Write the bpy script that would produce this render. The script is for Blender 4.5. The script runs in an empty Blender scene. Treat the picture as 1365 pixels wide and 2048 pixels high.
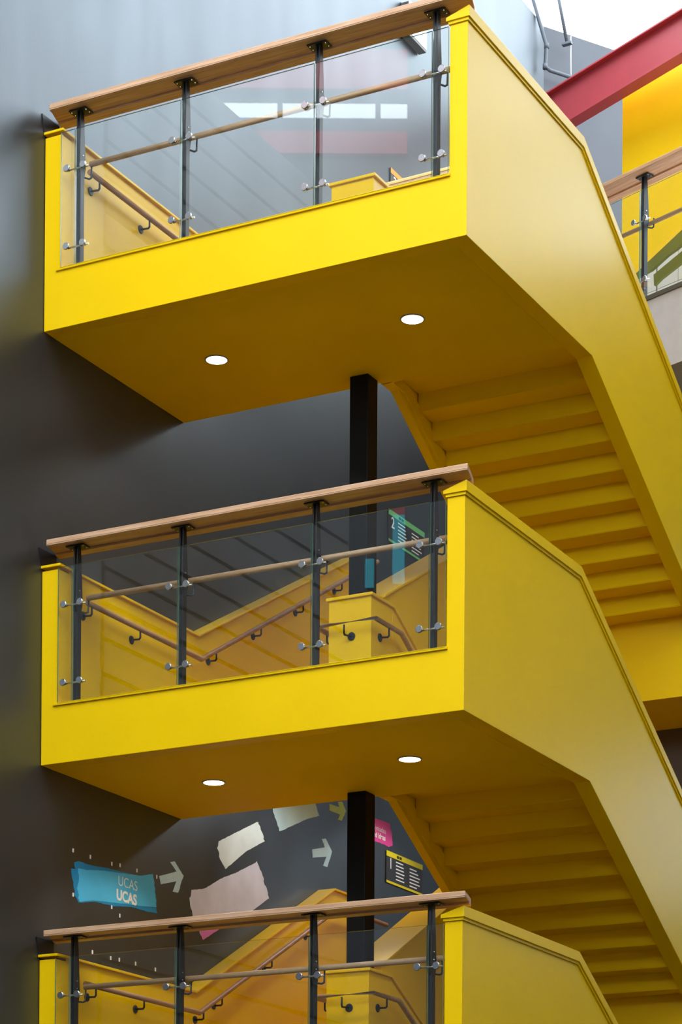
import bpy, bmesh, math, random
from mathutils import Vector, Matrix
random.seed(7)
S = bpy.context.scene
C = S.collection

# ------------------------------------------------------------------ camera
FPX, CY = 5009.535, 2719.24
cam_d = bpy.data.cameras.new('camera')
cam = bpy.data.objects.new('camera', cam_d); C.objects.link(cam)
yaw, pitch, roll = 0.4869146, 0.0074495, 0.0062972
F = Vector((-math.sin(yaw), math.cos(yaw), 0)); R = Vector((math.cos(yaw), math.sin(yaw), 0)); U = Vector((0, 0, 1))
F2 = math.cos(pitch)*F + math.sin(pitch)*U; U2 = -math.sin(pitch)*F + math.cos(pitch)*U
R2 = math.cos(roll)*R + math.sin(roll)*U2; U3 = -math.sin(roll)*R + math.cos(roll)*U2
m = Matrix((R2, U3, -F2)).transposed().to_4x4()
m.translation = Vector((11.70659, -16.81774, -4.96864))
cam.matrix_world = m
cam_d.sensor_fit = 'AUTO'; cam_d.sensor_width = 36.0
cam_d.lens = FPX/2048*36
cam_d.shift_x = 0.0; cam_d.shift_y = (CY-1024)/2048
cam_d.clip_start = 0.1; cam_d.clip_end = 500
S.camera = cam

# ------------------------------------------------------------------ world (bright overcast sky) and exposure
w = bpy.data.worlds.new('overcast_sky'); S.world = w; w.use_nodes = True
bg = w.node_tree.nodes['Background']
bg.inputs['Color'].default_value = (0.80, 0.91, 1.0, 1); bg.inputs['Strength'].default_value = 7.1
S.view_settings.view_transform = 'Standard'; S.view_settings.look = 'None'
S.view_settings.exposure = 0.0; S.view_settings.gamma = 1.0
S.view_settings.use_curve_mapping = False

# ------------------------------------------------------------------ materials
def mat(name, col, rough=0.5, metal=0.0, spec=0.5, noise=0.0, nscale=6.0, bump=0.0, bscale=40.0, emit=None, estr=0.0, rvar=0.0, stretch=(1,1,1)):
    M = bpy.data.materials.new(name); M.use_nodes = True
    nt = M.node_tree; b = nt.nodes['Principled BSDF']
    b.inputs['Base Color'].default_value = (*col, 1); b.inputs['Roughness'].default_value = rough
    b.inputs['Metallic'].default_value = metal; b.inputs['Specular IOR Level'].default_value = spec
    if emit: b.inputs['Emission Color'].default_value = (*emit, 1); b.inputs['Emission Strength'].default_value = estr
    if noise or bump or rvar:
        tc = nt.nodes.new('ShaderNodeTexCoord'); mp = nt.nodes.new('ShaderNodeMapping')
        mp.inputs['Scale'].default_value = stretch
        nt.links.new(tc.outputs['Object'], mp.inputs['Vector'])
    if noise or rvar:
        n = nt.nodes.new('ShaderNodeTexNoise'); n.inputs['Scale'].default_value = nscale; n.inputs['Detail'].default_value = 5
        nt.links.new(mp.outputs[0], n.inputs['Vector'])
    if noise:
        r = nt.nodes.new('ShaderNodeValToRGB')
        r.color_ramp.elements[0].position = 0.3; r.color_ramp.elements[1].position = 0.7
        r.color_ramp.elements[0].color = (*[max(0, c*(1-noise)) for c in col], 1)
        r.color_ramp.elements[1].color = (*[min(1, c*(1+noise)) for c in col], 1)
        nt.links.new(n.outputs['Fac'], r.inputs['Fac']); nt.links.new(r.outputs['Color'], b.inputs['Base Color'])
    if rvar:
        mr = nt.nodes.new('ShaderNodeMapRange')
        mr.inputs['To Min'].default_value = rough-rvar; mr.inputs['To Max'].default_value = rough+rvar
        nt.links.new(n.outputs['Fac'], mr.inputs['Value']); nt.links.new(mr.outputs[0], b.inputs['Roughness'])
    if bump:
        n2 = nt.nodes.new('ShaderNodeTexNoise'); n2.inputs['Scale'].default_value = bscale; n2.inputs['Detail'].default_value = 3
        bp = nt.nodes.new('ShaderNodeBump'); bp.inputs['Strength'].default_value = bump; bp.inputs['Distance'].default_value = 0.01
        nt.links.new(mp.outputs[0], n2.inputs['Vector']); nt.links.new(n2.outputs['Fac'], bp.inputs['Height'])
        nt.links.new(bp.outputs['Normal'], b.inputs['Normal'])
    return M

def wood(name, c0, c1, axis):
    M = bpy.data.materials.new(name); M.use_nodes = True; nt = M.node_tree; b = nt.nodes['Principled BSDF']
    tc = nt.nodes.new('ShaderNodeTexCoord'); mp = nt.nodes.new('ShaderNodeMapping')
    sc = [26, 26, 26]; sc[axis] = 1.2
    mp.inputs['Scale'].default_value = sc
    n = nt.nodes.new('ShaderNodeTexNoise'); n.inputs['Scale'].default_value = 2.2; n.inputs['Detail'].default_value = 6; n.inputs['Distortion'].default_value = 0.6
    r = nt.nodes.new('ShaderNodeValToRGB')
    r.color_ramp.elements[0].position = 0.32; r.color_ramp.elements[0].color = (*c0, 1)
    r.color_ramp.elements[1].position = 0.68; r.color_ramp.elements[1].color = (*c1, 1)
    nt.links.new(tc.outputs['Object'], mp.inputs['Vector']); nt.links.new(mp.outputs[0], n.inputs['Vector'])
    nt.links.new(n.outputs['Fac'], r.inputs['Fac']); nt.links.new(r.outputs['Color'], b.inputs['Base Color'])
    b.inputs['Roughness'].default_value = 0.42
    return M

def glass_mat(name, tint):
    M = bpy.data.materials.new(name); M.use_nodes = True; nt = M.node_tree; nt.nodes.clear()
    out = nt.nodes.new('ShaderNodeOutputMaterial'); mix = nt.nodes.new('ShaderNodeMixShader')
    tr = nt.nodes.new('ShaderNodeBsdfTransparent'); gl = nt.nodes.new('ShaderNodeBsdfGlossy'); lw = nt.nodes.new('ShaderNodeLayerWeight')
    tr.inputs['Color'].default_value = (*tint, 1); gl.inputs['Roughness'].default_value = 0.0
    gl.inputs['Color'].default_value = (1, 1, 1, 1); lw.inputs['Blend'].default_value = 0.5
    pw = nt.nodes.new('ShaderNodeMath'); pw.operation = 'POWER'; pw.inputs[1].default_value = 5.0
    ma = nt.nodes.new('ShaderNodeMath'); ma.operation = 'MULTIPLY_ADD'; ma.inputs[1].default_value = 0.957; ma.inputs[2].default_value = 0.043
    nt.links.new(lw.outputs['Facing'], pw.inputs[0]); nt.links.new(pw.outputs[0], ma.inputs[0])
    nt.links.new(ma.outputs[0], mix.inputs['Fac']); nt.links.new(tr.outputs[0], mix.inputs[1]); nt.links.new(gl.outputs[0], mix.inputs[2])
    nt.links.new(mix.outputs[0], out.inputs['Surface'])
    return M

YEL = mat('yellow_paint', (0.89, 0.54, 0.0), 0.35, spec=0.20, noise=0.03, nscale=1.3, bump=0.02, bscale=60, rvar=0.02)
YELM = mat('matte_yellow_paint', (0.86, 0.545, 0.0), 0.6, spec=0.10, noise=0.03, nscale=1.3)
CHAR = mat('charcoal_wall_paint', (0.013, 0.0118, 0.0118), 0.45, spec=1.0, noise=0.25, nscale=1.2, bump=0.04, bscale=30, rvar=0.07, stretch=(1, 1.6, 0.5))
CHAR.node_tree.nodes['Principled BSDF'].inputs['Specular Tint'].default_value = (0.78, 0.90, 1.0, 1)  # blue of the sky's sheen put into the paint's specular colour
CHAR.node_tree.nodes['Principled BSDF'].inputs['IOR'].default_value = 1.62
COLM = mat('black_column_paint', (0.004, 0.004, 0.004), 0.45, spec=0.15)
STEEL = mat('charcoal_steel', (0.010, 0.010, 0.012), 0.42, spec=0.35)
STAIN = mat('brushed_stainless', (0.62, 0.60, 0.59), 0.24, metal=1.0)
OAKX = wood('oak_along_rail', (0.50, 0.25, 0.12), (0.70, 0.42, 0.25), 0)
OAKY = wood('oak_handrail', (0.30, 0.135, 0.055), (0.43, 0.21, 0.10), 1)
OAKR = wood('oak_round_rail', (0.40, 0.22, 0.10), (0.55, 0.34, 0.18), 0)
GLASS = glass_mat('clear_balustrade_glass', (0.972, 0.985, 0.975))
GEDGE = mat('glass_cut_edge', (0.10, 0.20, 0.14), 0.15)
LENS = mat('downlight_lens', (1, 1, 1), 0.4, emit=(1.0, 0.93, 0.80), estr=9.0)
RING = mat('downlight_trim', (0.30, 0.27, 0.20), 0.35)
GREY = mat('pale_grey_paint', (0.56, 0.50, 0.47), 0.55, noise=0.05)
BACKW = mat('far_slate_paint', (0.085, 0.088, 0.10), 0.6, spec=0.25, noise=0.1, nscale=0.8)
DARKW = mat('dark_slate_wall', (0.055, 0.06, 0.07), 0.5, noise=0.12, nscale=0.8)
PALEW = mat('pale_plaster', (0.42, 0.41, 0.38), 0.6, noise=0.05)
GREYW = mat('slate_grey_wall', (0.13, 0.14, 0.16), 0.42, noise=0.12, nscale=0.8)
PLANK = mat('grey_cladding', (0.10, 0.10, 0.105), 0.5, noise=0.1)
RED = mat('red_steel_paint', (0.42, 0.045, 0.055), 0.42, noise=0.05)
SHADEYEL = mat('shaded_yellow_paint', (0.16, 0.17, 0.012), 0.5)  # yellow stair paint with its greenish shade put into the colour
CREAM = mat('cream_panel', (0.62, 0.58, 0.50), 0.45)
FLOOR = mat('grey_floor_screed', (0.022, 0.021, 0.020), 0.55, noise=0.15)
VINYL = mat('dark_vinyl_floor', (0.04, 0.04, 0.041), 0.5)
TRIM = mat('bronze_trim', (0.10, 0.085, 0.06), 0.4)
PIPE = mat('grey_pipe', (0.08, 0.09, 0.105), 0.5, spec=0.3)
WHITE = mat('white_plastic', (0.80, 0.80, 0.78), 0.4)
DGREY = mat('dark_grey_plastic', (0.10, 0.105, 0.11), 0.5)
SIGN = mat('black_sign_panel', (0.030, 0.025, 0.026), 0.35)
INK = mat('pale_ink', (0.90, 0.84, 0.78), 0.6)
SGREEN = mat('sign_green', (0.16, 0.50, 0.16), 0.5)
SORANGE = mat('sign_orange', (0.80, 0.32, 0.01), 0.5)
SYELLOW = mat('sign_yellow', (0.80, 0.62, 0.0), 0.5)
BLACKINK = mat('black_ink', (0.02, 0.02, 0.02), 0.6)
def mural(name, col): return mat(name, col, 0.55, noise=0.10, nscale=3.0)
P_BLUE = mural('mural_bright_blue', (0.07, 0.50, 0.80)); P_DBLUE = mural('mural_deep_blue', (0.004, 0.24, 0.48))
P_SKY = mural('mural_sky_blue', (0.58, 0.82, 0.95)); P_ICE = mural('mural_ice_white', (0.80, 0.90, 0.93))
P_LAV = mural('mural_lavender', (0.74, 0.74, 0.90)); P_PINKL = mural('mural_orchid', (0.70, 0.20, 0.55))
P_GREEN = mural('mural_lime', (0.55, 0.75, 0.18)); P_PINK = mural('mural_pink', (0.85, 0.06, 0.30))
P_CYAN = mat('cyan_banner', (0.05, 0.55, 0.68), 0.5)

# ------------------------------------------------------------------ mesh helpers
def link(name, me, material, parent=None):
    o = bpy.data.objects.new(name, me); C.objects.link(o)
    if material:
        for mm in (material if isinstance(material, (list, tuple)) else [material]): me.materials.append(mm)
    if parent: o.parent = parent
    return o
def fin(name, bm, material, parent=None, bevel=0.0, smooth=False, skip=None):
    bmesh.ops.recalc_face_normals(bm, faces=bm.faces[:])
    if bevel:
        bmesh.ops.bevel(bm, geom=[e for e in bm.edges if not (skip and all(skip(v.co) for v in e.verts))], offset=bevel, segments=2, profile=0.5, affect='EDGES', clamp_overlap=True)
    if smooth:
        for f in bm.faces: f.smooth = True
    me = bpy.data.meshes.new(name); bm.to_mesh(me); bm.free()
    return link(name, me, material, parent)
def box_bm(bm, x0, x1, y0, y1, z0, z1):
    v = [bm.verts.new((x, y, z)) for z in (z0, z1) for y in (y0, y1) for x in (x0, x1)]
    for f in ((0,1,3,2), (4,6,7,5), (0,4,5,1), (2,3,7,6), (0,2,6,4), (1,5,7,3)): bm.faces.new([v[i] for i in f])
def box(name, x0, x1, y0, y1, z0, z1, material, parent=None, bevel=0.0):
    bm = bmesh.new(); box_bm(bm, x0, x1, y0, y1, z0, z1)
    return fin(name, bm, material, parent, bevel)
def prism(name, poly, axis, a0, a1, material, parent=None, bevel=0.0, skip=None):
    """poly in the two other axes (order: x,y,z without axis), extruded a0..a1 along axis"""
    def pt(p, a):
        l = list(p); l.insert(axis, a); return l
    bm = bmesh.new()
    A = [bm.verts.new(pt(p, a0)) for p in poly]; B = [bm.verts.new(pt(p, a1)) for p in poly]
    n = len(poly)
    bm.faces.new(A); bm.faces.new(B[::-1])
    for i in range(n): bm.faces.new((A[i], A[(i+1) % n], B[(i+1) % n], B[i]))
    return fin(name, bm, material, parent, bevel, skip=skip)
def loft(name, rings, material, parent=None, bevel=0.0):
    """closed profile rings joined one after the other, ends capped"""
    bm = bmesh.new()
    V = [[bm.verts.new(p) for p in r] for r in rings]
    n = len(rings[0])
    for a, b in zip(V, V[1:]):
        for i in range(n): bm.faces.new((a[i], a[(i+1) % n], b[(i+1) % n], b[i]))
    bm.faces.new(V[0]); bm.faces.new(V[-1][::-1])
    return fin(name, bm, material, parent, bevel)
def tube_bm(bm, pts, r, seg=12):
    pts = [Vector(p) for p in pts]; rings = []
    for i, p in enumerate(pts):
        if i == 0: d = pts[1]-p; mit = 1
        elif i == len(pts)-1: d = p-pts[i-1]; mit = 1
        else:
            d1 = (p-pts[i-1]).normalized(); d2 = (pts[i+1]-p).normalized(); d = d1+d2
        d = d.normalized()
        if i == 0:
            up = Vector((0, 0, 1)) if abs(d.z) < .9 else Vector((1, 0, 0))
            u = d.cross(up).normalized()
        else:
            u = (u - d*u.dot(d)).normalized()
        v = d.cross(u)
        k = 1.0
        if 0 < i < len(pts)-1: k = 1/max(0.5, d1.dot(d))
        ring = []
        for s in range(seg):
            a = 2*math.pi*s/seg
            off = u*math.cos(a)*r + v*math.sin(a)*r
            if k > 1.001:
                bn = (d1-d2)
                if bn.length > 1e-6:
                    bn = (bn - d*bn.dot(d)).normalized(); off += bn*off.dot(bn)*(k-1)
            ring.append(bm.verts.new(p+off))
        rings.append(ring)
    for a, b in zip(rings, rings[1:]):
        for s in range(seg):
            f = bm.faces.new((a[s], a[(s+1) % seg], b[(s+1) % seg], b[s])); f.smooth = True
    bm.faces.new(rings[0]); bm.faces.new(rings[-1][::-1])
def tube(name, pts, r, material, parent=None, seg=12):
    bm = bmesh.new(); tube_bm(bm, pts, r, seg)
    bmesh.ops.recalc_face_normals(bm, faces=bm.faces[:])
    me = bpy.data.meshes.new(name); bm.to_mesh(me); bm.free()
    return link(name, me, material, parent)
def lathe(name, prof, origin, axis, material, parent=None, seg=24):
    """prof: (radius, along) pairs; axis a unit vector"""
    ax = Vector(axis).normalized(); up = Vector((0, 0, 1)) if abs(ax.z) < .9 else Vector((1, 0, 0))
    u = ax.cross(up).normalized(); v = ax.cross(u); o0 = Vector(origin)
    bm = bmesh.new(); rings = []
    for r, h in prof:
        rings.append([bm.verts.new(o0+ax*h+u*r*math.cos(2*math.pi*s/seg)+v*r*math.sin(2*math.pi*s/seg)) for s in range(seg)])
    for a, b in zip(rings, rings[1:]):
        for s in range(seg): bm.faces.new((a[s], a[(s+1) % seg], b[(s+1) % seg], b[s]))
    bm.faces.new(rings[0]); bm.faces.new(rings[-1][::-1])
    return fin(name, bm, material, parent)
def thing(name, label, cat, loc=(0, 0, 0), group=None, kind=None):
    o = bpy.data.objects.new(name, None); C.objects.link(o); o.location = loc
    o.empty_display_size = 0.1
    tag(o, label, cat, group, kind); return o
def tag(o, label, cat=None, group=None, kind=None):
    o['label'] = label
    if cat: o['category'] = cat
    if group: o['group'] = group
    if kind: o['kind'] = kind
    return o
def struct(o, label, cat='wall'):
    return tag(o, label, cat, None, 'structure')
def text(name, body, size, loc, mtx, material, parent, bold=0.0):
    cu = bpy.data.curves.new(name, 'FONT'); cu.body = body; cu.size = size; cu.extrude = 0.0008; cu.offset = bold
    o = bpy.data.objects.new(name, cu)
    dg = bpy.context.evaluated_depsgraph_get()
    C.objects.link(o); bpy.context.view_layer.update()
    me = bpy.data.meshes.new_from_object(o.evaluated_get(bpy.context.evaluated_depsgraph_get()))
    C.objects.unlink(o); bpy.data.objects.remove(o)
    me.transform(Matrix.Translation(loc) @ mtx)
    return link(name, me, material, parent)
WALLTXT = Matrix(((0, 0, 1), (1, 0, 0), (0, 1, 0))).to_4x4()    # text runs along +y, up +z, faces +x

# ================================================================== the building shell
REAR_SILL, SKY_Y = 4.2, 4.5
REAR_Y = -20.0
CEIL = mat('ceiling_paint', (0.55, 0.55, 0.55), 0.6)
HT, HB = 3.5386, 3.1652
ZF = {'ground': -6.6, 'f1': -1.18, 'f2': 2.36, 'f3': 5.90}
struct(box('floor', -14, 15.2, -30, 26, -6.9, -6.6, FLOOR), 'grey screed floor at the foot of the atrium', 'floor')
struct(box('wall_left', -0.3, 0.0, -0.9, 10.19, -6.6, 10.95, CHAR), 'tall charcoal painted wall beside the yellow stair')
# wall beyond the end of the left wall, turned about 30 degrees
d2 = Vector((0.527, 0.85, 0)); n2 = Vector((0.85, -0.527, 0))
p0 = Vector((0, 10.19, 0)); p1 = p0 + d2*14
struct(prism('wall_back', [(p0.x, p0.y), (p1.x, p1.y), (p1.x-0.25, p1.y+.15), (p0.x-0.3, p0.y)], 2, -6.6, 10.95, BACKW), 'slate grey wall turning away at the far end of the atrium')
# cladding on the wall continuing towards the viewer (seen mirrored in the glass)
wf = struct(box('wall_front', -0.30, -0.05, -5.4, -0.9, -6.6, 6.75, CHAR), 'charcoal wall stretch clad in grey planks nearer the viewer')
for i in range(44):
    z0 = -6.55 + i*0.302
    box('plank', -0.05, -0.002, -5.4, -0.95, z0, z0+0.262, PLANK, wf)
# gallery across the side opening, turned like the far wing: solid wall, a glazed slot, solid wall above
SIDE_O = Vector((-4.0, -12.0, 0)); SIDE_R = math.atan2(-0.468, 0.884)
def place_side(o):
    o.location = SIDE_O; o.rotation_euler = (0, 0, SIDE_R); return o
place_side(struct(box('wall_side', -10.0, 4.2, -0.06, 0.0, -6.6, 11.59, DARKW), 'grey gallery wall across the side opening'))
place_side(struct(box('wall_side_upper', -10.0, 4.2, -0.06, 0.0, 11.81, 16.0, DARKW), 'grey wall band above the glazed slot of the side gallery'))
place_side(struct(box('wall_side_pier', 1.18, 4.2, -0.06, 0.0, 11.59, 11.81, DARKW), 'grey pier closing the glazed slot of the side gallery'))
sw = place_side(thing('window_3', 'long glazed slot high in the side gallery wall', 'window', (0, 0, 0), None, 'structure'))
for x in (-3.0, -1.75, -0.53, 0.76): box('mullion', x, x+.07, -.05, -.01, 11.59, 11.81, TRIM, sw)
struct(box('wall_side_end', -14.2, -14.0, -12.3, -0.9, -6.6, 11.0, DARKW), 'grey end wall of the side gallery')
struct(box('wall_right', 15.0, 15.2, -30, 14, -6.6, 11.0, PALEW), 'pale grey wall on the far right of the atrium')
struct(box('wall_rear', -14.0, 15.0, REAR_Y-.2, REAR_Y, -6.6, REAR_SILL, DARKW), 'slate grey wall below the high glazing behind the viewer')
struct(box('wall_rear_left', -0.6, -0.3, -30.0, -12.3, -6.6, 11.0, DARKW), 'slate grey side wall behind the viewer')
# far wall with window openings below the skylight
YF = 14.0
def far_piece(n, x0, x1, z0, z1, label): struct(box(n, x0, x1, YF, YF+.25, z0, z1, GREYW), label)
WX0, WX1 = 6.1, 7.8
far_piece('wall_far_left', 2.36, WX0, -6.6, 9.5, 'slate grey far wall left of its windows')
far_piece('wall_far_right', WX1, 15.0, -6.6, 9.5, 'slate grey far wall right of its windows')
far_piece('wall_far_low', WX0, WX1, -6.6, 1.2, 'slate grey far wall below the lower window')
far_piece('wall_far_mid', WX0, WX1, 3.2, 6.1, 'slate grey far wall between its two windows')
far_piece('wall_far_top', WX0, WX1, 7.0, 9.5, 'slate grey far wall above the upper window')
for i, (z0, z1) in enumerate(((1.2, 3.2), (6.1, 7.0))):
    wd = thing(f'window_{i+1}', f'{"lower" if i == 0 else "upper"} tall window in the far slate wall', 'window', ((WX0+WX1)/2, YF+.1, z0), None, 'structure')
    for x in (-.85, -0.02, 0.80): box('frame_bar', x, x+.05, 0, .06, 0, z1-z0, TRIM, wd)
    for z in (0.0, (z1-z0)*.45, z1-z0-.05): box('frame_bar', -.85, .85, 0.002, .058, z, z+.05, TRIM, wd)
# roof, leaving the skylight open over the far end
struct(box('ceiling', -0.3, 15.2, -3.6, SKY_Y, 11.0, 11.3, CEIL), 'white roof slab between the two skylights', 'ceiling')
struct(box('added_roof_strip', 10.0, 15.2, SKY_Y, 14.25, 11.0, 11.3, CEIL), 'added unseen white roof strip narrowing the far skylight', 'ceiling')  # unseen strip added to cut the skylight falling on right-hand faces
struct(box('ceiling_rear', -0.3, 15.2, -30, -18.5, 11.0, 11.3, CEIL), 'white roof slab behind the front skylight', 'ceiling')
# floor slabs and the dark wall below the upper gallery
def slab(name, zt, x1, yfront, label):
    o = prism(name, [(0.166, 5.62), (1.97, 5.62), (1.97, yfront), (x1, yfront), (x1, 6.35), (0.166, 6.35)], 2, zt-0.94, zt, YEL)
    return struct(o, label, 'floor slab')
slab('floor_f1', ZF['f1'], 3.95, 5.285, 'yellow edged floor slab where the middle stair flight lands')
slab('floor_f2', ZF['f2'], 3.95, 5.285, 'yellow edged floor slab where the upper stair flight lands')
struct(box('wall_core', 2.1, 3.9, 6.35, 6.6, -6.6, ZF['f2'], mat('brown_black_wall', (0.085, 0.055, 0.035), 0.5)), 'dark brown wall under the upper floor slab')

# ================================================================== one storey of the yellow stair
SL_S, SL_C = 0.538, 0.556      # slope of stringer underside and of coping
SILL = 0.48
X_P0, X_P1 = 3.655, 3.80       # outer parapet
def coping_run(name, prof, path, material, parent, bevel=0.003):
    """prof: list of (x, dz); path: list of (y, z)"""
    return loft(name, [[(x, y, z+dz) for x, dz in prof] for y, z in path], material, parent, bevel)
LV = [('top', HT), ('middle', 0.0), ('lowest', -HB)]
WHERE = {'top': 'uppermost', 'middle': 'middle', 'lowest': 'lowest'}
def landing(lv, h):
    t = thing('stair_landing', f'{WHERE[lv]} yellow stair landing with solid fascia and flat underside', 'landing', (1.9, 1.1, h), 'yellow stair landings')
    off = Vector((1.9, 1.1, h))
    def rel(o):
        o.data.transform(Matrix.Translation(-off)); return o
    z = h
    # front fascia and slab
    rel(prism('fascia', [(0.004, z), (3.8, z), (3.8, z+1.6), (X_P0, z+1.6), (X_P0, z+SILL-.012), (0.166, z+SILL-.012), (0.166, z+1.58), (0.004, z+1.58)], 1, 0.0, 0.145, YEL, t, 0.003, skip=lambda c: abs(c.y-.145) < 1e-5))
    rel(prism('slab', [(0.004, 0.145), (3.655, 0.145), (3.655, 2.215), (1.97, 2.215), (1.97, 2.18), (0.004, 2.18)], 2, z, z+0.405, YELM, t))
    rel(prism('floor_finish', [(0.004, 0.145), (3.655, 0.145), (3.655, 2.215), (1.97, 2.215), (1.97, 2.18), (0.004, 2.18)], 2, z+0.405, z+0.42, VINYL, t))
    rel(loft('sill_trim', [[(x, -0.016, z+SILL-.012), (x, 0.145, z+SILL-.012), (x, 0.145, z+SILL+.006), (x, -0.006, z+SILL+.012), (x, -0.018, z+SILL+.008)] for x in (0.125, 3.665)], YEL, t, 0.002))
    # outer parapet running on as the stringer of the flight going down
    ye = 5.32
    yb = 2.468; yc = 2.205
    rel(prism('outer_parapet', [(0.145, z), (yb, z), (ye, z-SL_S*(ye-yb)), (ye, z+1.62-SL_C*(ye-yc)), (yc, z+1.62), (0.145, z+1.62)], 0, X_P0, X_P1, YEL, t, 0.003, skip=lambda c: abs(c.y-.145) < 1e-5))
    rel(coping_run('coping', [(3.63, 1.6246), (3.8225, 1.6246), (3.8225, 1.7071), (3.63, 1.652)],
        [(-0.0225, z), (yc+.01, z), (ye, z-SL_C*(ye-yc-.01))], YEL, t))
    rel(coping_run('coping_bead', [(3.645, 1.602), (3.811, 1.602), (3.811, 1.6256), (3.645, 1.6256)],
        [(-0.011, z), (yc+.005, z), (ye, z-SL_C*(ye-yc-.005))], YEL, t, 0.002))
    # wall lining on the left and its coping, rising with the flight going up
    if lv == 'lowest': path = [(0.0, 0), (2.165, 0), (4.753, 1.365), (5.60, 1.365)]
    else: path = [(0.0, 0), (2.165, 0), (5.60, 1.80)]
    poly = [(y, z+1.60+dz) for y, dz in path] + [(5.60, z+2.3 if lv != 'lowest' else z+1.9), (2.18, z+0.42), (0.0, z+0.42)]
    poly[0] = (0.145, poly[0][1]); poly[-1] = (0.145, z+0.42)
    rel(prism('wall_lining', poly, 0, 0.002, 0.166, YEL, t, 0.003))
    pc = [(y if i else -0.02, z+dz) for i, (y, dz) in enumerate(path)]
    rel(coping_run('lining_coping', [(0.002, 1.60), (0.192, 1.60), (0.192, 1.622), (0.002, 1.622)], pc, YEL, t, 0.004))
    # newel block between the flights, its lining down the right and the rising parapet behind
    rel(box('newel', 1.645, 2.05, 1.88, 2.28, z+0.42, z+1.625, YEL, t, 0.003))
    rel(prism('inner_lining', [(2.28, z+.05), (5.3, z-.05-SL_S*2.9), (5.3, z+1.625-SL_S*3.02), (2.28, z+1.625)], 0, 1.97, 2.05, YEL, t, 0.002))
    rel(box('newel_cap', 1.625, 2.07, 1.86, 2.285, z+1.625, z+1.652, YEL, t, 0.005))
    rel(coping_run('inner_coping', [(1.985, 1.625), (2.07, 1.625), (2.07, 1.652), (1.985, 1.652)], [(2.285, z), (5.3, z-SL_S*3.015)], YEL, t, 0.004))
    yt = 5.0 if lv == 'lowest' else 5.5
    rel(prism('rising_parapet', [(2.28, z+.2), (yt, z+.2+.544*(yt-2.28)), (yt, z+1.735+.544*(yt-2.28)), (2.28, z+1.735)], 0, 1.645, 1.97, YEL, t, 0.003))
    rel(coping_run('rising_coping', [(1.625, 1.735), (1.99, 1.735), (1.99, 1.760), (1.625, 1.760)], [(2.26, z-.01), (yt, z+.544*(yt-2.28))], YEL, t, 0.004))
    return t
def flight(lv, h, up):
    """steps; underside follows the steps"""
    if not up:
        t = thing('stair_flight', f'yellow stair flight with stepped underside descending from the {WHERE[lv]} landing', 'stairs', (2.86, 2.2, h), 'yellow stair flights')
        off = Vector((2.86, 2.2, h))
        o = box('waist', 2.06, 3.66, 2.215, 2.735, h+0.087, h+0.42, YELM, t); o.data.transform(Matrix.Translation(-off))
        # left stringer
        o = prism('stringer', [(2.20, h), (2.468, h), (5.3, h-SL_S*2.832), (5.3, h+.25-SL_S*2.832), (2.20, h+.25)], 0, 1.965, 2.068, YEL, t, .003); o.data.transform(Matrix.Translation(-off))
        bm = bmesh.new(); box_bm(bm, 2.06-off.x, 3.66-off.x, 0, 0.285, -0.33, 0.0)
        bmesh.ops.bevel(bm, geom=[e for e in bm.edges if all(abs(v.co.z+0.33) < 1e-6 for v in e.verts)], offset=0.006, segments=2, affect='EDGES')
        me = bpy.data.meshes.new('step'); bm.to_mesh(me); bm.free(); me.materials.append(YELM)
        for k in range(9):
            s = bpy.data.objects.new('step', me); C.objects.link(s); s.parent = t
            s.location = (0, 2.73+.2835*k-off.y, -0.074-.161*k+0.33)
        o = prism('stringer', [(2.215, h+.005), (2.463, h+.005), (5.3, h+.005-SL_S*2.83), (5.3, h+.3-SL_S*2.83), (2.215, h+.3)], 0, 3.676, 3.656, YEL, t); o.data.transform(Matrix.Translation(-off))
    else:
        t = thing('stair_flight', f'yellow stair flight climbing along the charcoal wall from the {WHERE[lv]} landing', 'stairs', (0.9, 2.18, h), 'yellow stair flights')
        n = 10 if lv == 'lowest' else 12
        bm = bmesh.new(); box_bm(bm, 0.166-.9, 1.645-.9, 0, 0.285, -0.30, 0.0)
        me = bpy.data.meshes.new('step'); bm.to_mesh(me); bm.free(); me.materials.append(YELM)
        for k in range(n):
            s = bpy.data.objects.new('step', me); C.objects.link(s); s.parent = t
            s.location = (0, .2835*k, 0.42+.161*(k+1))
    return t
for lv, h in LV:
    landing(lv, h); flight(lv, h, True)
    if lv != 'lowest': flight(lv, h, False)

# columns standing behind each newel
for lv, zb, zt in (('top', 1.652, HT), ('middle', -HB+1.652, 0.0)):
    o = box('column', 1.80, 1.974, 1.942, 2.125, zb-0.02, zt, COLM, None, 0.006)
    tag(o, f'square black column under the {"uppermost" if lv=="top" else "middle"} landing', 'column', 'black columns')

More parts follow.
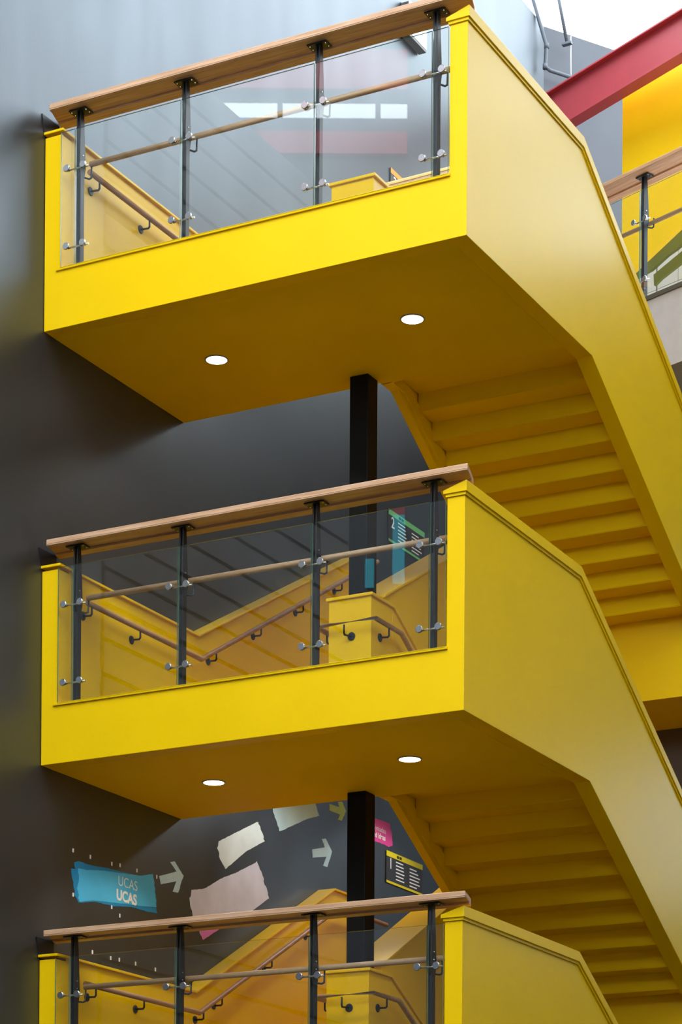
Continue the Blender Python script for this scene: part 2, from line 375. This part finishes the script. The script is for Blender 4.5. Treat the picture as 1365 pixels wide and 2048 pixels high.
# ================================================================== balustrades
POSTS = (0.311, 1.312, 2.513, 3.519)
def glass_panel(x0, x1, y0, y1, z0, z1, parent, name='glass_panel'):
    bm = bmesh.new(); box_bm(bm, x0, x1, y0, y1, z0, z1)
    bmesh.ops.recalc_face_normals(bm, faces=bm.faces[:])
    for f in bm.faces: f.material_index = 0 if abs(f.normal.y) > .5 else 1
    me = bpy.data.meshes.new(name); bm.to_mesh(me); bm.free()
    return link(name, me, [GLASS, GEDGE], parent)
def make_post(parent, x, zoff=0.0, ysh=0.0):
    """a post at x (local z of the landing underside = 0): two flat plates, clamps, brackets"""
    prof = [(0.030, SILL), (0.085, SILL), (0.085, 1.22), (0.105, 1.30), (0.090, 1.55), (0.075, 1.752), (0.030, 1.752), (0.024, 1.55), (0.018, 1.30), (0.030, 1.22)]
    p = prism('post', prof, 0, -0.020, -0.008, STEEL, parent, 0.002); p.location = (x, 0, 0)
    prism('post_plate', prof, 0, 0.008, 0.020, STEEL, p, 0.002)
    box('post_core', -0.008, 0.008, 0.036, 0.080, SILL, 1.22, STEEL, p)
    box('top_bracket', -0.085, 0.085, 0.005, 0.105, 1.748, 1.757, STEEL, p, 0.002)
    for dx in (-0.068, 0.068):
        for dy in (0.03, 0.08): lathe('screw', [(0.006, 0), (0.005, -0.004)], (dx, dy, 1.748), (0, 0, 1), STAIN, p, 8)
    for dz in (1.335, 1.395): lathe('bolt', [(0.006, 0), (0.005, 0.004)], (0.020, 0.060, dz), (1, 0, 0), STAIN, p, 8)
    for zz in (0.642, 1.275):
        tube('clamp_arm', [(-0.080, 0.012, zz), (0.112, 0.012, zz)], 0.0075, STAIN, p, 8)
        for dx in (-0.079, 0.079):
            lathe('clamp_disc', [(0.012, 0.012), (0.012, -0.022), (0.029, -0.023), (0.029, -0.034), (0.026, -0.037), (0.008, -0.037)], (dx, 0, zz), (0, 1, 0), STAIN, p, 20)
    tube('rail_bracket', [(0.0, 0.085, 1.235), (0.028, 0.14, 1.235), (0.042, 0.15, 1.245), (0.046, 0.15, 1.335)], 0.0075, STEEL, p, 8)
    return p
def balustrade(lv, h):
    t = thing('balustrade', f'glass balustrade with wide oak top rail on the {WHERE[lv]} landing', 'balustrade', (0, 0, h), 'glass balustrades of the stair landings')
    # skewed ends of the wide top rail
    bm_poly = [(0.10, -0.085), (3.86, -0.085), (3.765, 0.225), (0.005, 0.225)]
    r = prism('top_rail', bm_poly, 2, 1.762, 1.802, OAKX, t, 0.004)
    prism('rail_batten', [(0.045, 0.125), (3.795, 0.125), (3.765, 0.225), (0.012, 0.225)], 2, 1.746, 1.762, OAKX, r, 0.002)
    prism('rail_lipping', [(0.10, -0.083), (3.858, -0.083), (3.845, -0.045), (0.088, -0.045)], 2, 1.755, 1.762, OAKX, r, 0.001)
    prism('rail_end_plate', [(-0.05, 1.765), (0.20, 1.765), (0.20, 1.625), (-0.018, 1.625)], 0, 0.001, 0.007, STEEL, t, 0.001)
    pp = None
    for i, x in enumerate(POSTS):
        if pp is None: pp = make_post(t, x)
        else:
            q = pp.copy(); C.objects.link(q); q.location.x = x
            for ch in pp.children:
                c = ch.copy(); C.objects.link(c); c.parent = q
    xs = [0.172] + list(POSTS) + [3.651]
    for i, (a, b) in enumerate(zip(xs, xs[1:])):
        glass_panel(a if i == 0 else a+.006, b if i == len(xs)-2 else b-.006, -0.020, -0.008, SILL+.004, 1.585, t)
    tube('mid_rail', [(0.345, 0.15, 1.358), (3.652, 0.15, 1.358)], 0.0225, OAKR, t, 16)
    return t
for lv, h in LV: balustrade(lv, h)

# ================================================================== handrails fixed to lining and newel
def bracket(parent, base, out, rail):
    """rosette at base facing out, arm to below rail then up"""
    base = Vector(base); out = Vector(out); rail = Vector(rail)
    b = lathe('rosette', [(0.036, 0.0), (0.036, 0.006), (0.030, 0.011), (0.010, 0.011)], base, out, STEEL, parent, 18)
    k = rail.copy(); k.z = base.z
    tube('bracket_arm', [base, k-out*0.012, k+Vector((0, 0, .012)), rail-Vector((0, 0, .018))], 0.0085, STEEL, b, 8)
def wall_handrail(lv, h):
    t = thing('handrail', f'round oak handrail bracketed to the yellow wall lining of the {WHERE[lv]} landing', 'handrail', (0, 0, h), 'wall handrails')
    zt = 1.374
    if lv == 'lowest': pts = [(.25, .30, zt+.04), (.25, 2.11, zt+.04), (.25, 4.72, zt+.04+1.37), (.25, 5.75, zt+.04+1.37)]
    else: pts = [(.25, .28, zt), (.25, 2.10, zt), (.25, 5.5, zt+.546*3.4)]
    tube('rail', pts, 0.0225, OAKY, t, 16)
    def zr(y):
        for (_, ya, za), (_, yb_, zb) in zip(pts, pts[1:]):
            if ya <= y <= yb_: return za+(zb-za)*(y-ya)/(yb_-ya)
        return pts[-1][2]
    for y in ((0.36, 1.10, 2.36, 3.16, 3.96, 4.74) if lv == 'middle' else (0.43, 1.20, 2.40, 3.2, 4.0) if lv == 'top' else (0.46, 1.20, 2.18, 2.5, 3.4, 4.2, 5.30)):
        z = zr(y); bracket(t, (0.166, y-.012, z-.085), (1, 0, 0), (0.25, y, z))
def newel_handrail(lv, h):
    t = thing('handrail', f'round oak handrail wrapping the yellow newel block of the {WHERE[lv]} landing', 'handrail', (0, 0, h), 'newel handrails')
    z = 1.403 if lv != 'lowest' else 1.425
    tube('rail', [(1.565, 2.15, z), (1.565, 1.80, z), (2.13, 1.80, z), (2.13, 2.288, z), (2.13, 4.6, z-SL_S*2.312)], 0.0225, OAKR, t, 16)
    bracket(t, (1.865, 1.88, z-.10), (0, -1, 0), (1.835, 1.80, z))
    bracket(t, (2.05, 2.04, z-.092), (1, 0, 0), (2.13, 2.06, z))
    bracket(t, (2.05, 3.0, z-.092-SL_S*.71), (1, 0, 0), (2.13, 3.02, z-SL_S*.73))
    bracket(t, (1.645, 2.0, z-.092), (-1, 0, 0), (1.565, 2.0, z))
for lv, h in LV: wall_handrail(lv, h); newel_handrail(lv, h)

# ================================================================== recessed downlights, then added unseen lamps
def downlight(x, y, h, label, watts, col=(1.0, 0.93, 0.80), group='recessed downlights'):
    t = thing('downlight', label, 'downlight', (x, y, h), group)
    lathe('trim_ring', [(0.100, 0), (0.100, -0.006), (0.088, -0.008), (0.086, -0.002)], (0, 0, 0), (0, 0, 1), RING, t, 32)
    lathe('lens', [(0.087, -0.0035), (0.087, -0.0065), (0.05, -0.0085)], (0, 0, 0), (0, 0, 1), LENS, t, 32)
    ld = bpy.data.lights.new('downlight_lamp', 'SPOT'); ld.energy = watts; ld.color = col
    ld.spot_size = math.radians(118); ld.spot_blend = 0.35; ld.shadow_soft_size = 0.07
    lo = bpy.data.objects.new('downlight_lamp', ld); C.objects.link(lo); lo.parent = t; lo.location = (0, 0, -0.03)
for lv, h in LV[:2]:
    for side, x, y in (('left', 0.976, 1.115), ('right', 2.79, 1.138)):
        downlight(x, y, h, f'glowing round downlight in the {WHERE[lv]} landing underside, {"nearer the charcoal wall" if side=="left" else "nearer the stair flight"}', 32 if lv == 'top' else 50)
downlight(1.0, 5.99, ZF['f2']-.94, 'added unseen downlight under the upper floor slab brightening the charcoal wall', 110, (0.90, 0.95, 1.0))  # unseen lamp added to brighten the graphics and sign on the wall
for lv, h, wt in (('top', HT, 12), ('middle', 0.0, 58)):  # unseen fill lights added under the flights to brighten wall and lining
    t = thing('added_stair_fill', f'added unseen fill light under the flight climbing from the {WHERE[lv]} landing', 'light', (0.95, 3.45, h+.925), 'added stair fill lights')
    lathe('base', [(0.13, 0), (0.13, -0.02), (0.12, -0.025)], (0, 0, 0), (0, 0, 1), WHITE, t, 24)
    lathe('diffuser', [(0.115, -0.025), (0.11, -0.05), (0.07, -0.065)], (0, 0, 0), (0, 0, 1), LENS, t, 24)
    ld = bpy.data.lights.new('fill_lamp', 'SPOT'); ld.energy = wt; ld.color = (0.88, 0.95, 1.0); ld.spot_size = math.radians(165); ld.spot_blend = 0.5; ld.shadow_soft_size = 0.1
    lo = bpy.data.objects.new('fill_lamp', ld); C.objects.link(lo); lo.parent = t; lo.location = (0, 0, -0.09)

# ================================================================== wall graphics on the charcoal wall
def rough_poly(poly, amp, step=0.025):
    out = []
    n = len(poly)
    for i in range(n):
        a, b = poly[i], poly[(i+1) % n]
        L = math.hypot(b[0]-a[0], b[1]-a[1]); k = max(1, int(L/step))
        steep = abs(b[1]-a[1]) > abs(b[0]-a[0])
        for j in range(k):
            s = j/k; am = amp*(1.6 if steep else 0.6)
            out.append((a[0]+(b[0]-a[0])*s+random.uniform(-am, am)*(1 if steep else .5), a[1]+(b[1]-a[1])*s+random.uniform(-am, am)*.5))
    return out
def patch(name, poly, x1, material, label, amp=0.008, parent=None, cat='wall graphic', group='painted wall graphics'):
    o = prism(name, rough_poly(poly, amp) if amp else poly, 0, 0.0005 if not parent else x1-.0012, x1, material, parent)
    if not parent: tag(o, label, cat, group)
    return o
ucas_dark = [(0.453,-0.754),(0.515,-0.746),(0.501,-0.695),(0.56,-0.674),(0.739,-0.674),(1.018,-0.651),(1.275,-0.642),(1.508,-0.625),(1.722,-0.577),(1.753,-0.696),(1.795,-0.901),(1.63,-0.917),(1.395,-0.917),(1.107,-0.958),(0.798,-0.972),(0.565,-1.02),(0.504,-0.961),(0.481,-0.859)]
ucas_light = [(0.553,-0.736),(0.657,-0.729),(0.934,-0.685),(1.218,-0.657),(1.508,-0.625),(1.722,-0.573),(1.747,-0.697),(1.779,-0.852),(1.512,-0.885),(1.164,-0.922),(0.77,-0.965),(0.573,-1.011),(0.544,-0.909),(0.565,-0.813)]
u = patch('painted_patch', ucas_dark, 0.002, P_DBLUE, 'blue brushed paint patch reading UCAS on the charcoal wall')
patch('paint_overlay', ucas_light, 0.0036, P_BLUE, None, 0.006, u)
text('lettering', 'UCAS', 0.122, (0.0045, 1.158, -0.768), WALLTXT, INK, u, -0.0016)
text('lettering', 'UCAS', 0.126, (0.0045, 1.135, -0.892), WALLTXT, INK, u, 0.0042)
patch('painted_arrow', [(1.821,-0.572),(2.11,-0.479),(2.001,-0.414),(2.078,-0.395),(2.228,-0.498),(2.137,-0.664),(2.051,-0.668),(2.111,-0.565),(1.852,-0.638)], 0.002, P_SKY, 'pale blue painted arrow just right of the UCAS patch', 0.003)
patch('painted_patch', [(2.811,-0.142),(2.836,-0.07),(3.266,0.124),(3.556,0.255),(3.686,0.094),(3.337,-0.067),(2.964,-0.301),(2.888,-0.245)], 0.002, P_ICE, 'icy white slanted paint patch above the lavender patch')
u = patch('painted_patch', [(2.331,-0.709),(2.367,-0.596),(2.583,-0.55),(2.906,-0.393),(3.171,-0.294),(3.543,-0.127),(3.649,-0.242),(3.774,-0.428),(3.277,-0.701),(2.945,-0.826),(2.573,-1.013),(2.508,-0.944),(2.396,-0.83)], 0.002, P_LAV, 'large lavender paint patch partly behind the lowest oak top rail')
patch('paint_overlay', [(2.396,-0.83),(2.62,-0.80),(2.945,-0.826),(2.573,-1.013),(2.499,-0.929)], 0.0036, P_PINKL, None, 0.006, u)
patch('painted_patch', [(3.844,0.403),(3.875,0.537),(4.211,0.631),(4.651,0.74),(4.687,0.648),(4.764,0.553),(4.483,0.458),(3.977,0.244),(3.917,0.321)], 0.002, P_SKY, 'light blue paint patch touching the underside of the middle landing')
patch('painted_arrow', [(4.972,0.712),(5.179,0.724),(5.149,0.768),(5.242,0.791),(5.323,0.711),(5.234,0.597),(5.152,0.592),(5.197,0.652),(4.973,0.648)], 0.002, P_GREEN, 'lime green painted arrow left of the black column', 0.003)
patch('painted_arrow', [(4.624,0.195),(4.883,0.264),(4.819,0.335),(4.9,0.354),(5.035,0.251),(4.939,0.079),(4.851,0.078),(4.92,0.179),(4.632,0.117)], 0.002, P_SKY, 'pale blue painted arrow below the lime green arrow', 0.003)
u = patch('painted_patch', [(5.70,0.767),(5.961,0.768),(6.124,0.776),(6.305,0.779),(6.309,0.734),(6.343,0.707),(6.367,0.565),(6.284,0.536),(6.109,0.54),(5.964,0.533),(5.70,0.525)], 0.002, P_PINK, 'bright pink paint patch with white lettering right of the column')
text('lettering', 'Syniadau', 0.080, (0.0035, 5.93, 0.652), WALLTXT, INK, u, -0.0005)
text('lettering', 'and Ideas', 0.080, (0.0035, 5.895, 0.580), WALLTXT, INK, u, 0.0022)
for i, (y, z) in enumerate([(0.478,-0.601),(0.735,-0.606),(1.063,-0.604),(1.191,-0.593),(1.458,-0.589),(1.779,-0.586),(0.483,-0.968),(1.065,-0.973),(1.191,-1.024),(0.776,-1.4),(1.056,-1.408),(1.19,-1.402),(1.448,-1.397),(1.768,-1.4)]):
    o = box('wall_dash', 0.0005, 0.0045, y-.008, y+.008, z-.016, z+.016, INK)  # small pale dash lying on the wall
    orders = ('first', 'second', 'third', 'fourth', 'fifth', 'last')
    if i < 6: lab = f'{orders[i]} tiny white dash from the left in the row above the UCAS patch'
    elif i == 6: lab = 'tiny white dash at the lower left edge of the UCAS patch'
    elif i < 9: lab = ('tiny white dash touching the lower edge of the UCAS patch', 'tiny white dash just above the lowest oak top rail below the UCAS patch')[i-7]
    else: lab = f'{orders[i-9] if i < 13 else "last"} tiny white dash from the left below the lowest oak top rail'
    tag(o, lab, 'wall mark', 'white dashes around the UCAS patch')

# directory signs
def directory(z, num, bar, label):
    t = thing('directory_sign', label, 'sign', (0, 6.205, z), 'floor directory signs')
    H = 0.33; Wd = 0.845
    box('panel', 0.001, 0.012, 0, Wd, 0, H, SIGN, t, 0.001)
    hb = box('header_bar', 0.012, 0.0145, 0, Wd, H-.055, H, bar, t)
    box('footer_bar', 0.012, 0.0145, 0, Wd, 0, 0.024, bar, t)
    for k, (a, b) in enumerate(((0.235, 0.285), (0.295, 0.345))): box('header_mark', 0.0145, 0.0155, a, b, H-.043, H-.016, BLACKINK, hb)
    text('numeral', num, 0.16, (0.0125, 0.06, H-.175), WALLTXT, INK, t, 0.001)
    rnd = random.Random(5)
    for cx, n, z0 in ((0.22, 6, H-.075), (0.54, 6, H-.085)):
        for k in range(n):
            L = rnd.uniform(.11, .20) + (.05 if cx > .5 else 0)
            z1 = z0-.004-k*.036
            box('text_line', 0.012, 0.0135, cx, cx+L, z1-.012, z1, INK, t)
directory(0.158, '1', SYELLOW, 'black floor directory with yellow bars and numeral 1 on the charcoal wall')
directory(3.694, '2', SGREEN, 'black floor directory with green bars and numeral 2 seen through the glass')
directory(7.232, '3', SORANGE, 'black floor directory with orange bar peeking over the uppermost landing sill')

# emergency light on the wall high up
t = thing('emergency_light', 'white box light fixed high on the wall behind the uppermost oak top rail', 'light', (0.0, 6.6, 9.1))
box('housing', 0.001, 0.10, -0.16, 0.26, -0.04, 0.30, WHITE, t, 0.006)
box('underside_cover', 0.006, 0.095, -0.155, 0.255, -0.065, -0.04, DGREY, t, 0.003)
box('side_cover', 0.006, 0.095, -0.172, -0.16, -0.06, 0.28, DGREY, t, 0.003)

# ================================================================== far gallery on the top floor
ud = Vector((0.937, -0.35, 0)).normalized(); nd = Vector((-ud.y, ud.x, 0))
RZ = math.atan2(ud.y, ud.x)
def local(o, origin):
    o.location = origin; o.rotation_euler = (0, 0, RZ); return o
GO = Vector((2.305, 7.53, 6.255))    # origin of gallery edge line
g = local(struct(box('floor_f3', -2.2, 9.0, 0.0, 6.0, -0.80, 0.0, GREY), 'pale grey floor slab of the far top gallery', 'floor slab'), GO)
box('edge_trim', -2.2, 9.0, -0.02, 0.0, -0.035, 0.01, TRIM, g)
t = local(thing('balustrade', 'far glass balustrade with oak rail on the grey top gallery', 'balustrade', group='far gallery balustrade'), GO)
prism('top_rail', [(-1.9, -.085), (4.75, -.085), (4.75, .225), (-1.9, .225)], 2, 1.318, 1.358, OAKX, t, .004)
box('rail_batten', -1.9, 4.75, .125, .225, 1.302, 1.318, OAKX, t, .002)
tube('mid_rail', [(-1.9, .15, .85), (4.75, .15, .85)], .0225, OAKR, t, 16)
first = None
for x in (-1.25, -0.055, 1.145, 2.345, 3.545):
    if first is None:
        first = make_post(t, x); first.location = (x, 0, -0.445)
    else:
        q = first.copy(); C.objects.link(q); q.location.x = x
        for ch in first.children:
            c = ch.copy(); C.objects.link(c); c.parent = q
xs = [-1.85, -1.25, -0.055, 1.145, 2.345, 3.545, 4.7]
for a, b in zip(xs, xs[1:]): glass_panel(a+.006, b-.006, -.020, -.008, .035, 1.14, t)

# yellow bulkhead wall, stair stringers coloured as shaded yellow and cream cupboards behind the gallery rail
AO = Vector((1.36, 9.27, 0))
o = prism('bulkhead', [(0.0, 9.75), (0.0, 7.30), (0.30, 7.42), (1.3, 7.81), (1.3, 9.75)], 1, 0.0, 0.06, YEL)
local(o, AO); tag(o, 'bright yellow bulkhead with sloping lower edge behind the far gallery', 'bulkhead')
A2 = Vector((1.675, 10.113, 0))
o = prism('stair_stringer', [(-0.60, 7.94), (0.9, 8.45), (0.9, 8.25), (0.023, 7.937), (-.108, 7.91), (-.36, 7.82), (-.60, 7.80)], 1, 0, .04, SHADEYEL)
local(o, A2); tag(o, 'upper stair stringer coloured as shaded yellow under the yellow bulkhead', 'stair stringer', 'shaded yellow stringers in the far gallery')
o = prism('stair_stringer', [(-.34, 7.768), (0.9, 8.15), (0.9, 7.99), (-.226, 7.686), (-.332, 7.639)], 1, .02, .06, SHADEYEL)
local(o, A2); tag(o, 'lower stair stringer coloured as shaded yellow before the cream cupboards', 'stair stringer', 'shaded yellow stringers in the far gallery')
A3 = Vector((1.92, 10.77, 0))
t = local(thing('cupboard_wall', 'cream cupboard wall with vertical joints behind the far gallery rail', 'cupboard'), A3)
box('carcass', -1.6, 1.1, 0.02, 0.5, 6.26, 8.9, TRIM, t)
for x in (-1.59, -1.225, -0.88, -0.555, -0.23, .1, .43, .76): box('door', x, x+.315, 0.0, 0.02, 6.3, 8.85, CREAM, t, .002)

# red steel beam across the void
BO = Vector((0.837, 8.992, 9.113)); ub = Vector((0.9, -0.433, 0)).normalized()
t = thing('roof_beam', 'red painted steel I-beam crossing below the skylight', 'beam', BO); t.rotation_euler = (0, 0, math.atan2(ub.y, ub.x))
box('web', -0.85, 9, 0.07, 0.085, 0.02, 0.46, RED, t); box('bottom_flange', -0.85, 9, 0.0, 0.16, 0.0, 0.02, RED, t, .002); box('top_flange', -0.85, 9, 0.0, 0.16, 0.46, 0.48, RED, t, .002)

# pipes near the far wall
t = thing('roof_pipe', 'bent grey pipe running down the far slate wall', 'pipe', (0.1, 10.05, 10.3))
def relp(pts, o=(0.1, 10.05, 10.3)): return [tuple(a-b for a, b in zip(p, o)) for p in pts]
tube('pipe', relp([(-0.13, 9.70, 11.7), (-0.01, 9.89, 11.115), (0.093, 10.055, 10.63), (0.083, 10.038, 10.384), (0.12, 10.099, 10.356), (0.281, 10.359, 10.356), (.5, 10.71, 10.356)]), .022, PIPE, t, 12)
for q in ((0.093, 10.055, 10.63), (0.083, 10.038, 10.384)):
    tube('coupling', relp([(q[0], q[1], q[2]-.03), (q[0], q[1], q[2]+.03)]), .028, PIPE, t, 12)
t = thing('roof_strut', 'slim grey roof strut and rod beside the bent pipe', 'strut', (0.247, 10.304, 10.752))
tube('strut', relp([(0.13, 10.12, 11.6), (0.247, 10.304, 10.752)], (0.247, 10.304, 10.752)), .020, PIPE, t, 12)
box('foot_plate', -.06, .06, -.03, .03, -.03, .0, PIPE, t, .004)
tube('rod', relp([(0.275, 10.35, 10.837), (0.277, 10.352, 10.383)], (0.247, 10.304, 10.752)), .007, WHITE, t, 8)

# ================================================================== side gallery seen mirrored in the glass
for i, (z0, z1) in enumerate(((11.08, 11.37), (11.93, 12.45))):
    o = place_side(box('spandrel_beam', -9, 1.18, 0.0, 0.1, z0, z1, RED)); tag(o, f'{"lower" if i==0 else "upper"} red spandrel beam of the side gallery behind the viewer', 'beam', 'red spandrel beams')
for i, (x0, x1, z0, z1, mm, nm) in enumerate(((1.02, 1.18, 5.45, 6.36, P_CYAN, 'tall cyan'), (1.02, 1.18, 6.36, 6.60, RED, 'red'), (0.66, 0.78, 5.40, 5.78, P_CYAN, 'short cyan'))):
    o = place_side(box('banner', x0, x1, 0.002, 0.03, z0, z1, mm)); tag(o, f'{nm} banner on the side gallery wall behind the viewer', 'banner', 'side gallery banners')
